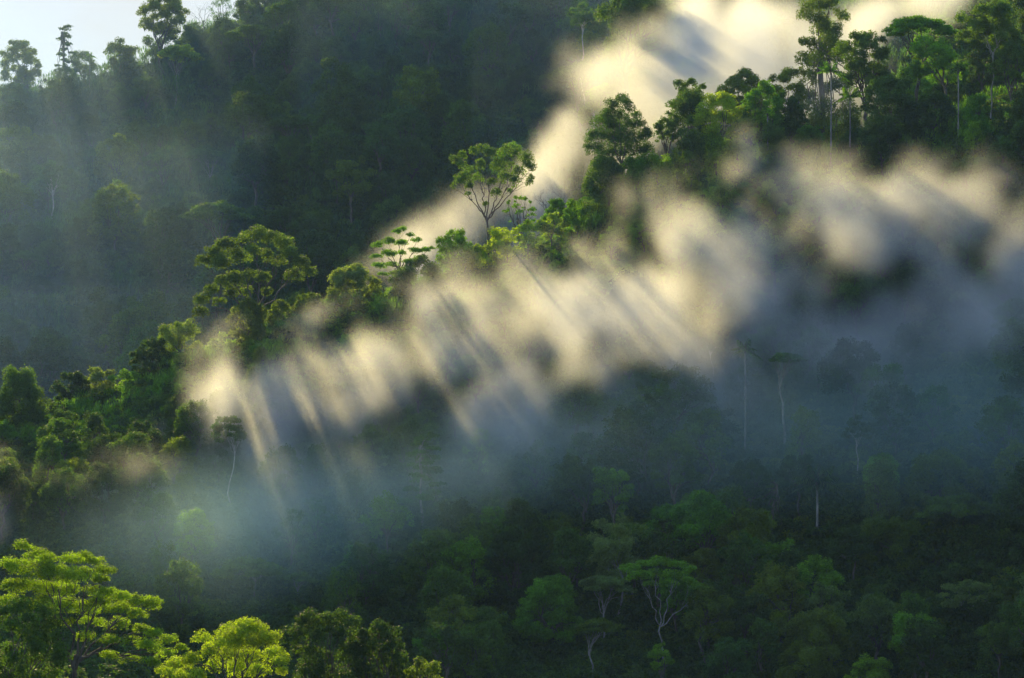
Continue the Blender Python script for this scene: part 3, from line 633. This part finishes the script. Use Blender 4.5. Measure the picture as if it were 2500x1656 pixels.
print('scatter', n8, n1, n2, n3, n4, n5, n6, n7)
# the largest in the picture stand as objects; the rest of the far forest is one mass
far = [p for p in pts if p[7] == 'far']; near = [p for p in pts if p[7] != 'far']
far.sort(key=lambda p: -p[11]+(0 if p[10] < 380 else 20))
solo = near + far[:90]; mass = far[90:]
er = np.random.RandomState(5)             # the forest goes on past both sides of the frame
for _ in range(420):
    px = er.choice([er.uniform(-310, -45), er.uniform(1070, 1370)]); Yd = math.sqrt(er.uniform(420**2, 1260**2)); x = (px-512)/512*K*Yd
    k = ['round', 'dome', 'lumpy', 'round', 'lumpy', 'umbrella'][er.randint(6)]; v = VAR[k][er.randint(len(VAR[k]))]
    mass.append((x, Yd, float(hgt(x, Yd)), k, er.uniform(.75, 1.2), er.uniform(0, 6.28), 'dark', 'far', v, 0, 0, 0))
def zone_words(p):
    x, Yd, gz, k, s, rz, cl, z, v, qx, qy, wpx = p
    if z == 'far':
        a = 'on the hazy bright flank of the far slope' if qx < 110 else 'on the far slope around the lone pale-trunked tree' if qx < 290 else 'on the shaded middle of the far slope' if qx < 450 else 'on the dark far slope behind the ridge gap'
        b = 'high up' if qy < 110 else 'midway' if qy < 230 else 'low down'
        return f'{b} {a}'
    if z == 'crest':
        return 'in the sunlit crest row ' + ('near the lowest end of the ridge' if qx < 150 else 'around the two-stemmed wide tree' if qx < 330 else 'between the pinkish tree and the gap' if qx < 470 else 'uphill of the lone bronze-green tree' if qx < 640 else 'under the pointed-crown tree and palms' if qx < 860 else 'beneath the big dark domes')
    if z == 'low':
        return 'in the dark forest ' + ('left of the globe-shaped tree' if qx < 520 else 'around the globe-shaped and umbrella trees' if qx < 720 else 'above the dull brownish rounded tree' if qx < 880 else 'below the giant rounded tree') + (' at the bottom edge' if qy > 600 else ' further uphill')
    if z == 'mist':
        return 'standing in mist ' + ('under the pointed-crown tree' if qx < 720 else 'below the tall ridge palm' if qx < 880 else 'under the big dark domes') + (' near the crest' if qy < 260 else ' among blue mist banks' if qy < 360 else ' at the lower mist edge')
    if z == 'left':
        return 'on the half-lit slope ' + ('under the bulky vine-clad tree' if qx < 130 else 'under the pale knobbly tree' if qx < 260 else 'beneath the pinkish round tree') + (' close to the crest' if qy < 440 else ' lower down')
    if z == 'bamboo': return 'rising from thickets on the teal misty slope ' + ('by the umbrella-crowned tree' if qx < 330 else 'by the ragged layered tree' if qx < 480 else 'left of the dark forest')
    return 'behind the ridge row ' + ('beside the diagonal cloud' if qx < 760 else 'in the glowing cloud' if qx < 880 else 'at the upper corner of the slope')
GRP = dict(far='trees covering the far slope', crest='small trees along the ridge crest', low='trees of the dark lower forest', mist='trees standing in the mist', left='trees on the half-lit slope', bamboo='trees among the thickets', behind='trees behind the ridge')
for p in solo:
    x, Yd, gz, k, s, rz, cl, z, v, qx, qy, wpx = p
    r = root(NAMES[k], (x, Yd, gz-.3), rz, s)
    put('trunk', v[0], r); put('crown', v[1], r, C[cl])
    size = 'large ' if wpx > 25 else 'small ' if wpx < 14 else ''
    w_ = f'{size}{CWORD[cl]} {WORD[k]} tree {zone_words(p)}'.split()
    tag(r, ' '.join(w_[:16]), 'tree', GRP[z])
def instancer(name, P, srcs, idx, rot, scl, col=None):
    """one mass of plants nobody could count: instances of a few plants on scattered points"""
    cl = bpy.data.collections.new(name+'_plants')
    for o in srcs: cl.objects.link(o)
    me = bpy.data.meshes.new(name); n = len(P); me.vertices.add(n); me.vertices.foreach_set('co', np.asarray(P, np.float32).ravel())
    for nm, ty, d in (('idx', 'INT', idx), ('scl', 'FLOAT', scl), ('rot', 'FLOAT', rot)):
        a = me.attributes.new(nm, ty, 'POINT'); a.data.foreach_set('value', np.asarray(d, np.int32 if ty == 'INT' else np.float32))
    o = put(name, me); ng = bpy.data.node_groups.new(name, 'GeometryNodeTree')
    ng.interface.new_socket('Geometry', in_out='INPUT', socket_type='NodeSocketGeometry'); ng.interface.new_socket('Geometry', in_out='OUTPUT', socket_type='NodeSocketGeometry')
    N, L = ng.nodes.new, ng.links.new
    gi, go, ip, ci = N('NodeGroupInput'), N('NodeGroupOutput'), N('GeometryNodeInstanceOnPoints'), N('GeometryNodeCollectionInfo')
    ci.inputs['Collection'].default_value = cl; ci.inputs['Separate Children'].default_value = True; ci.inputs['Reset Children'].default_value = True
    def attr(nm, ty):
        a = N('GeometryNodeInputNamedAttribute'); a.data_type = ty; a.inputs[0].default_value = nm; return a.outputs[0]
    cx = N('ShaderNodeCombineXYZ'); L(attr('rot', 'FLOAT'), cx.inputs[2])
    L(gi.outputs[0], ip.inputs['Points']); L(ci.outputs[0], ip.inputs['Instance']); ip.inputs['Pick Instance'].default_value = True
    L(attr('idx', 'INT'), ip.inputs['Instance Index']); L(cx.outputs[0], ip.inputs['Rotation']); L(attr('scl', 'FLOAT'), ip.inputs['Scale']); L(ip.outputs[0], go.inputs[0])
    md = o.modifiers.new('plants', 'NODES'); md.node_group = ng; o['kind'] = 'stuff'
    return o
FIX = {}
def fixed(c):
    if c not in FIX: FIX[c] = leaf_mat('leaf_'+c, .5, .15, C[c])
    return FIX[c]
def joined(name, tr, crown, color):       # trunk and crown of one source plant as one mesh
    nt, nc = len(tr.vertices), len(crown.vertices)
    a = np.empty(nt*3, np.float32); tr.vertices.foreach_get('co', a); b = np.empty(nc*3, np.float32); crown.vertices.foreach_get('co', b)
    me = bpy.data.meshes.new(name); F = [tuple(p.vertices) for p in tr.polygons]; Fc = (np.arange(nc).reshape(-1, 4)+nt).tolist()
    me.from_pydata(np.concatenate([a, b]).reshape(-1, 3).tolist(), [], F+Fc); me.materials.append(tr.materials[0]); me.materials.append(fixed(color))
    t = np.zeros(len(crown.polygons), np.float32); crown.attributes['tint'].data.foreach_get('value', t)
    at = me.attributes.new('tint', 'FLOAT', 'FACE'); at.data.foreach_set('value', np.concatenate([np.zeros(len(F), np.float32), t]))
    me.polygons.foreach_set('material_index', np.array([0]*len(F)+[1]*len(Fc), np.int32)); me.update()
    return bpy.data.objects.new(name, me)
srcs = []; keys = []
for k in sorted(VAR):
    for v in VAR[k]:
        for cl in (('dark', 'green') if k in ('round', 'dome', 'lumpy') else ('blue',)):
            srcs.append(joined(f'tree{len(srcs):02d}', v[0], v[1], cl)); keys.append((k, v[0].name, cl))
def kidx(p):
    c_ = [i for i, q in enumerate(keys) if q[1] == p[8][0].name]; return c_[int(p[5]*10) % len(c_)]
instancer('distant_forest', [(p[0], p[1], p[2]-.3) for p in mass], srcs, [kidx(p) for p in mass], [p[5] for p in mass], [p[4] for p in mass])
print('trees', len(solo), len(mass), time.time()-T0)

# ------------------------------------------------------------------ undergrowth that closes the canopy
def bush(name, seed, kind, col):
    r = np.random.RandomState(seed)
    if kind == 'bush': lobes = dome_lobes(r, 2.0, 1.2, 1.9, 9, .5, .9, .3, -.2); V, T = clump_leaves(r, lobes, 10, .27, 5)
    elif kind == 'bamboo':
        lobes = [(np.array([r.normal(0, 1.2), r.normal(0, 1.2), r.uniform(1, 5.5)]), r.uniform(.8, 1.4), r.uniform(1.2, 2.)) for _ in range(11)]; V, T = clump_leaves(r, lobes, 6, .42, 4, .72, .16, -1)
    else:
        lobes = [(np.array([r.normal(0, 1.5), r.normal(0, 1.5), r.uniform(.5, 3)]), r.uniform(1, 1.6), r.uniform(.7, 1.1)) for _ in range(9)]; V, T = clump_leaves(r, lobes, 11, .32, 5, .2, .36, -.8)
    return bpy.data.objects.new(name, quads_mesh(name, V, T, fixed(col)))
bs = [bush(f'plant{i:02d}', 300+i, k, c_) for i, (k, c_) in enumerate([('bush', 'dark'), ('bush', 'green'), ('bush', 'fresh'), ('bamboo', 'green'), ('bamboo', 'blue'), ('bamboo', 'fresh'), ('leafy', 'green'), ('leafy', 'dark'), ('bush', 'olive'), ('leafy', 'bright')])]
def cover(n, pxr, Yr, seed):
    r = np.random.RandomState(seed); Yd = np.sqrt(r.uniform(Yr[0]**2, Yr[1]**2, n)); px = r.uniform(*pxr, n); x = (px-512)/512*K*Yd
    return x, Yd, px, r
x, Yd, px, r = cover(21500, (-310, 1370), (335, 700), 5); z = hgt(x, Yd); bam = fbm(40, x/30+9, Yd/30+9)
idx = np.where((px < 600) & (Yd < 600) & (bam > .36), r.choice([0, 6, 6, 1, 7, 7, 0], len(x)), r.choice([0, 0, 1, 7, 6, 0, 7, 8], len(x)))
idx = np.where((Yd > 600) & (r.rand(len(x)) < .5), r.choice([2, 9, 5, 8], len(x)), idx)
instancer('undergrowth', np.stack([x, Yd, z-.4], 1), bs, idx, r.uniform(0, 6.28, len(x)), r.uniform(.7, 1.5, len(x)))
x, Yd, px, r = cover(11500, (-310, 1370), (700, 1275), 6); z = hgt(x, Yd)
instancer('distant_undergrowth', np.stack([x, Yd, z-.4], 1), bs, r.choice([0, 0, 1, 7, 4, 1], len(x)), r.uniform(0, 6.28, len(x)), r.uniform(1.6, 3.0, len(x)))
print('undergrowth', time.time()-T0)

# ------------------------------------------------------------------ mist: density grids authored in world space
def volume(name, lo, hi, D, color, g, step=4.0):
    nx, ny, nz = D.shape; me = bpy.data.meshes.new(name); me.vertices.add(nx*ny*nz)
    a = me.attributes.new('dens', 'FLOAT', 'POINT'); a.data.foreach_set('value', D.astype(np.float32).ravel())
    src = put(name, me); src['kind'] = 'stuff'
    ng = bpy.data.node_groups.new(name, 'GeometryNodeTree')
    ng.interface.new_socket('Geometry', in_out='INPUT', socket_type='NodeSocketGeometry'); ng.interface.new_socket('Geometry', in_out='OUTPUT', socket_type='NodeSocketGeometry')
    N = ng.nodes.new; L = ng.links.new
    gi = N('NodeGroupInput'); go = N('NodeGroupOutput'); vc = N('GeometryNodeVolumeCube')
    vc.inputs['Min'].default_value = lo; vc.inputs['Max'].default_value = hi
    for ax, n in zip('XYZ', (nx, ny, nz)): vc.inputs['Resolution '+ax].default_value = n
    def vm(op, a_, v):
        m = N('ShaderNodeVectorMath'); m.operation = op; L(a_, m.inputs[0])
        if v is not None: m.inputs[1].default_value = v
        return m.outputs[0]
    p = vm('SUBTRACT', N('GeometryNodeInputPosition').outputs[0], lo)
    p = vm('MULTIPLY', p, [(n-1)/(h-l) for n, l, h in zip((nx, ny, nz), lo, hi)])
    p = vm('FLOOR', vm('ADD', p, (.5, .5, .5)), None)
    s = N('ShaderNodeSeparateXYZ'); L(p, s.inputs[0])
    def im(op, a_, b):
        m = N('FunctionNodeIntegerMath'); m.operation = op; L(a_, m.inputs[0])
        if isinstance(b, int): m.inputs[1].default_value = b
        else: L(b, m.inputs[1])
        return m.outputs[0]
    ix = im('ADD', im('ADD', im('MULTIPLY', s.outputs[0], ny*nz), im('MULTIPLY', s.outputs[1], nz)), s.outputs[2])
    at = N('GeometryNodeInputNamedAttribute'); at.data_type = 'FLOAT'; at.inputs[0].default_value = 'dens'
    si = N('GeometryNodeSampleIndex'); si.data_type = 'FLOAT'; si.domain = 'POINT'; si.clamp = True
    L(gi.outputs[0], si.inputs['Geometry']); L(at.outputs[0], si.inputs['Value']); L(ix, si.inputs['Index']); L(si.outputs[0], vc.inputs['Density'])
    sm = N('GeometryNodeSetMaterial'); L(vc.outputs[0], sm.inputs[0])
    m, MN, ML = mat(name); o = MN('ShaderNodeOutputMaterial'); pv = MN('ShaderNodeVolumePrincipled'); ML(pv.outputs[0], o.inputs['Volume'])
    pv.inputs['Density'].default_value = 1.0; pv.inputs['Anisotropy'].default_value = g; pv.inputs['Color'].default_value = (*color, 1)
    m.cycles.volume_step_rate = step
    sm.inputs['Material'].default_value = m; L(sm.outputs[0], go.inputs[0])
    md = src.modifiers.new('mist', 'NODES'); md.node_group = ng
    return src
YS = np.arange(360, 690, 2.0)
def slopeY(px, py):                       # distance at which the sight line meets the slope
    z = zat(py, YS); h = hgt((px-512)/512*K*YS, YS); k = np.where(h >= z)[0]
    return YS[k[0]] if len(k) else 650.
def clearY(px, py, Y0):                  # come forward from the slope until the sun, over the crest trees, reaches this spot
    t = np.arange(10, 420, 6.)
    for Y in np.arange(Y0, Y0-190, -5.):
        p = pt(px, py, Y); q = p+t[:, None]*np.array(SUN)/SUN.y
        h = hgt(q[:, 0], q[:, 1])+np.where(q[:, 1] > 575, 9 if px < 620 else 20, 6)
        if (q[:, 2]-h).min() > 1.5: return Y
    return Y0-40
def field(lo, hi, res, blobs, seeds, sc_, amp, auto=True):
    if auto: blobs = [(b[0], b[1], (clearY(b[0], b[1]+b[4]*.35, slopeY(b[0], b[1]+b[4]*.3)-24) if k < NLIT else slopeY(b[0], b[1]+b[4]*.3)-b[2]),)+b[3:] for k, b in enumerate(blobs)]
    ax = [np.arange(l, h+.01, res) for l, h in zip(lo, hi)]; hi = [a[-1] for a in ax]
    X, Yv, Z = np.meshgrid(*ax, indexing='ij'); X = X.astype(np.float32); Yv = Yv.astype(np.float32); Z = Z.astype(np.float32)
    PX, PY = topx(X, Yv, Z); PX = PX.astype(np.float32); PY = PY.astype(np.float32)
    def blobs_at(PX, PY, Yv, w1, w2, grow=1.0):
        B = np.zeros(PX.shape, np.float32)
        for (px, py, off, rx, ry, rd, w) in blobs:
            Yc = off
            pp = ppm(Yc)
            B += w*np.exp(-(((PX-px+w1*amp*pp)/rx/grow)**2+((PY-py+w2*amp*pp)/ry/grow)**2+((Yv-Yc)/rd/grow)**2))
        return B
    M = blobs_at(PX, PY, Yv, 0, 0, 1.35) > .06
    x_, y_, z_ = X[M], Yv[M], Z[M]; s = sc_
    # ragged edges: look the banks up at warped places, then eat into them with finer noise
    w1 = fbm(seeds, x_/s+3, y_/(s*2.2)+5, z_/(s*1.3)+1, 3, .55)-.5; w2 = fbm(seeds+20, x_/s+13, y_/(s*2.2)+1, z_/(s*1.3)+9, 3, .55)-.5
    n = fbm(seeds+40, x_/(s*.6)+3+w1*2.2, y_/(s*2.6)+7, z_/(s*.9)+2+w2*2.2, 3, .62)
    B = blobs_at(PX[M], PY[M], y_, w1, w2)
    D = np.zeros_like(X); D[M] = np.clip(np.minimum(B, 1.15)*1.4+(n-.5)*3.6-.53, 0, 1.15)
    D = np.where(D < .02, 0, D-.02)
    for k in range(3): D = .25*np.roll(D, 1, k)+.5*D+.25*np.roll(D, -1, k)
    D = D*(Z > hgt(X, Yv)-3)
    for k, a in enumerate(ax):            # fall to nothing before the grid ends
        d = np.minimum(a-a[0], a[-1]-a)/(res*6); sh = [1, 1, 1]; sh[k] = len(a); D = D*np.clip(d, 0, 1).reshape(sh)
    return tuple(lo), tuple(float(h) for h in hi), D, (X, Yv, Z, PX, PY)
NLIT = 59
FRONT = [  # image column, row, metres in front of the slope, radii px px m, weight  (sunlit upper banks)
 (215,400,38,28,34,15,1.6),(252,425,42,38,40,17,1.9),(282,405,40,20,30,14,1.0),(275,448,42,22,18,13,.7),
 (120,490,36,52,22,15,1.05),(0,525,32,26,36,14,.9),
 (330,365,46,28,24,14,.9),(372,372,48,34,34,15,1.1),(410,340,46,34,30,15,.8),(395,400,50,36,26,15,.7),
 (445,305,40,40,20,12,.9),(455,350,48,36,34,16,.8),(510,300,40,44,24,13,1.1),(500,350,48,40,40,17,1.5),(530,395,52,42,34,17,1.6),(560,340,58,36,34,16,1.1),(460,410,52,30,28,14,.9),(600,375,60,34,28,15,.9),
 (612,260,54,34,26,13,1.2),(640,300,58,36,30,15,1.4),(660,335,60,34,24,14,.9),(590,300,54,30,24,13,.8),(700,345,60,22,26,12,1.0),
 (625,200,48,14,26,9,.7),(690,235,56,26,30,14,1.0),(725,260,58,30,30,15,.8),
 (742,150,40,14,26,9,.95),(746,182,48,30,20,12,1.1),(790,195,54,36,22,13,1.1),(830,225,58,34,26,14,1.2),(865,250,60,32,26,14,1.0),(765,290,60,20,18,11,.9),
 (905,188,52,36,16,12,.9),(952,192,56,40,18,14,1.1),(975,215,60,34,28,15,1.4),(1015,245,62,30,36,16,1.4),(900,215,58,34,20,13,.9),(1000,180,52,30,18,11,.8),
 (885,272,60,22,15,11,.9),(925,255,60,14,10,9,.7),(915,305,60,16,12,9,.8),(985,280,60,14,12,9,.8),(950,262,60,12,10,8,.6),
 (640,330,58,50,34,16,.8),(560,300,48,40,30,14,.7),(700,290,58,34,30,15,.7),(420,375,50,60,34,15,.6),(790,240,58,50,24,14,.7),(930,230,62,60,30,15,.8),(700,235,40,34,30,14,1.1),(745,225,40,34,30,14,1.1),(745,280,40,34,28,14,1.0),(700,300,40,30,26,14,1.0),(790,270,40,34,26,14,.9),(830,205,40,30,22,13,.9),(738,318,40,26,20,14,.9),(880,200,40,26,18,13,.7),(905,240,40,30,26,14,.9),(860,215,40,30,24,14,.8),
 # shadowed blue banks below
 (335,420,32,46,30,16,1.45),(440,430,30,50,26,16,0.87),(560,430,28,60,26,16,0.87),(690,370,30,60,34,18,1.01),(660,400,30,60,26,16,0.87),
 (800,330,30,60,40,20,1.59),(860,350,32,70,30,20,1.45),(970,310,32,60,38,20,1.45),(1020,300,36,40,50,22,1.59),(880,310,30,40,24,16,0.87),(760,390,30,60,24,18,0.72),(900,385,30,80,22,18,0.72),
 (380,480,27,90,32,20,0.21),(480,490,25,80,36,20,0.43),(250,520,23,70,34,18,0.18),(340,560,19,80,40,18,0.14),(560,470,25,80,26,18,0.41),(130,540,21,60,26,16,0.16),(640,450,25,60,20,16,0.36)]
lo, hi, D, G_ = field((-190, 415, -45), (190, 660, 135), 1.5, FRONT, 400, 14., 11.)
D = D*np.where(G_[3] > 680, .018, .021)
volume('mist', lo, hi, D, (.95, .975, .98), .5, 2.5)
# thin cool haze lying in the shaded canopy below the bank
ax = [np.arange(-190, 191, 4.), np.arange(430, 606, 4.), np.arange(-60, 100, 4.)]
Xf, Yf, Zf = np.meshgrid(*ax, indexing='ij'); PXf, PYf = topx(Xf, Yf, Zf); hf = Zf-hgt(Xf, Yf)
Df = .0105*(.3+1.4*fbm(640, Xf/35, Yf/35, Zf/25, 3))*np.exp(-np.clip(hf-15, 0, 200)/12)*(hf > -4)*np.clip((PXf-40)/180, .1, 1)
Df = Df*np.clip((np.interp(PXf, [250, 520], [625, 520])-PYf)/100, 0, 1)*np.clip((PYf-np.interp(PXf, [0, 250, 450, 600, 1024], [500, 435, 405, 360, 300]))/70, 0, 1)
for k, a in enumerate(ax):
    d = np.minimum(a-a[0], a[-1]-a)/14.; sh = [1, 1, 1]; sh[k] = len(a); Df = Df*np.clip(d, 0, 1).reshape(sh)
volume('valley_haze', tuple(a[0] for a in ax), tuple(a[-1] for a in ax), Df, (.6, .9, .9), .2, 3.0)
BACK = [
 (832,92,690,34,26,14,1.2),(800,110,690,30,16,12,.8),
 (445,232,755,44,36,28,.48),(470,205,755,34,28,26,.48),(430,255,735,44,24,22,.5),(550,205,745,30,40,22,.55),(575,230,730,30,30,20,.5),
 (528,178,740,18,16,14,1.0),(550,152,745,22,18,14,1.2),(578,122,750,24,20,16,1.2),(605,95,755,28,22,18,1.2),(640,75,760,34,28,20,1.3),(600,150,745,30,30,18,.6),
 (670,100,755,32,28,20,1.2),(700,60,770,36,34,24,1.0),(740,25,780,46,36,28,1.0),(780,20,790,40,40,26,.95),(730,80,765,40,34,24,.8),(690,15,790,30,26,24,.9),
 (790,75,750,44,34,24,1.4),(830,45,750,40,34,24,1.3),(860,25,740,40,24,20,1.2),(900,8,730,44,16,18,1.1),(815,95,720,30,20,16,1.0),(950,-5,730,40,12,16,.8),(760,110,720,40,16,14,.8),
 (10,60,1180,34,30,40,.7),(40,35,1220,24,30,30,.35)]
lo, hi, D, G_ = field((-120, 685, 20), (230, 860, 215), 2.4, BACK[:-2], 500, 24., 16., auto=False)
volume('mist', lo, hi, D*.026, (.95, .975, .98), .5, 3.0)
print('back', D.shape, D.max(), time.time()-T0)
ax = [np.arange(-330, 260, 10.), np.arange(690, 1290, 10.), np.arange(-20, 300, 10.)]
Xh, Yh, Zh = np.meshgrid(*ax, indexing='ij'); hh = Zh-hgt(Xh, Yh); PXh, PYh = topx(Xh, Yh, Zh)
Dh = (.00078+.0009*np.clip((230-PXh)/230, 0, 1)**1.5)*np.exp(-np.clip(hh-22, 0, 300)/35)*(hh > -12)*(.5+fbm(700, Xh/60, Yh/60, Zh/50, 3))
for k, a in enumerate(ax):
    d = np.minimum(a-a[0], a[-1]-a)/30.; sh = [1, 1, 1]; sh[k] = len(a); Dh = Dh*np.clip(d, 0, 1).reshape(sh)
volume('valley_haze', tuple(a[0] for a in ax), tuple(a[-1] for a in ax), Dh, (.55, .8, 1.), .3, 3.0)
# ------------------------------------------------------------------ the air itself
hm = bpy.data.meshes.new('haze'); a0, b0 = (-7100, -3100, -140), (7100, 9100, 420)
vs = [(x_, y_, z_) for x_ in (a0[0], b0[0]) for y_ in (a0[1], b0[1]) for z_ in (a0[2], b0[2])]
hm.from_pydata(vs, [], [(0, 1, 3, 2), (4, 6, 7, 5), (0, 4, 5, 1), (2, 3, 7, 6), (0, 2, 6, 4), (1, 5, 7, 3)])
m, N, L = mat('haze'); o_ = N('ShaderNodeOutputMaterial'); pv = N('ShaderNodeVolumePrincipled'); L(pv.outputs[0], o_.inputs['Volume'])
pv.inputs['Density'].default_value = 0.00005; pv.inputs['Color'].default_value = (.45, .72, 1, 1); pv.inputs['Anisotropy'].default_value = 0.1
hm.materials.append(m); hz = put('haze', hm); hz['kind'] = 'stuff'
print('done', time.time()-T0)
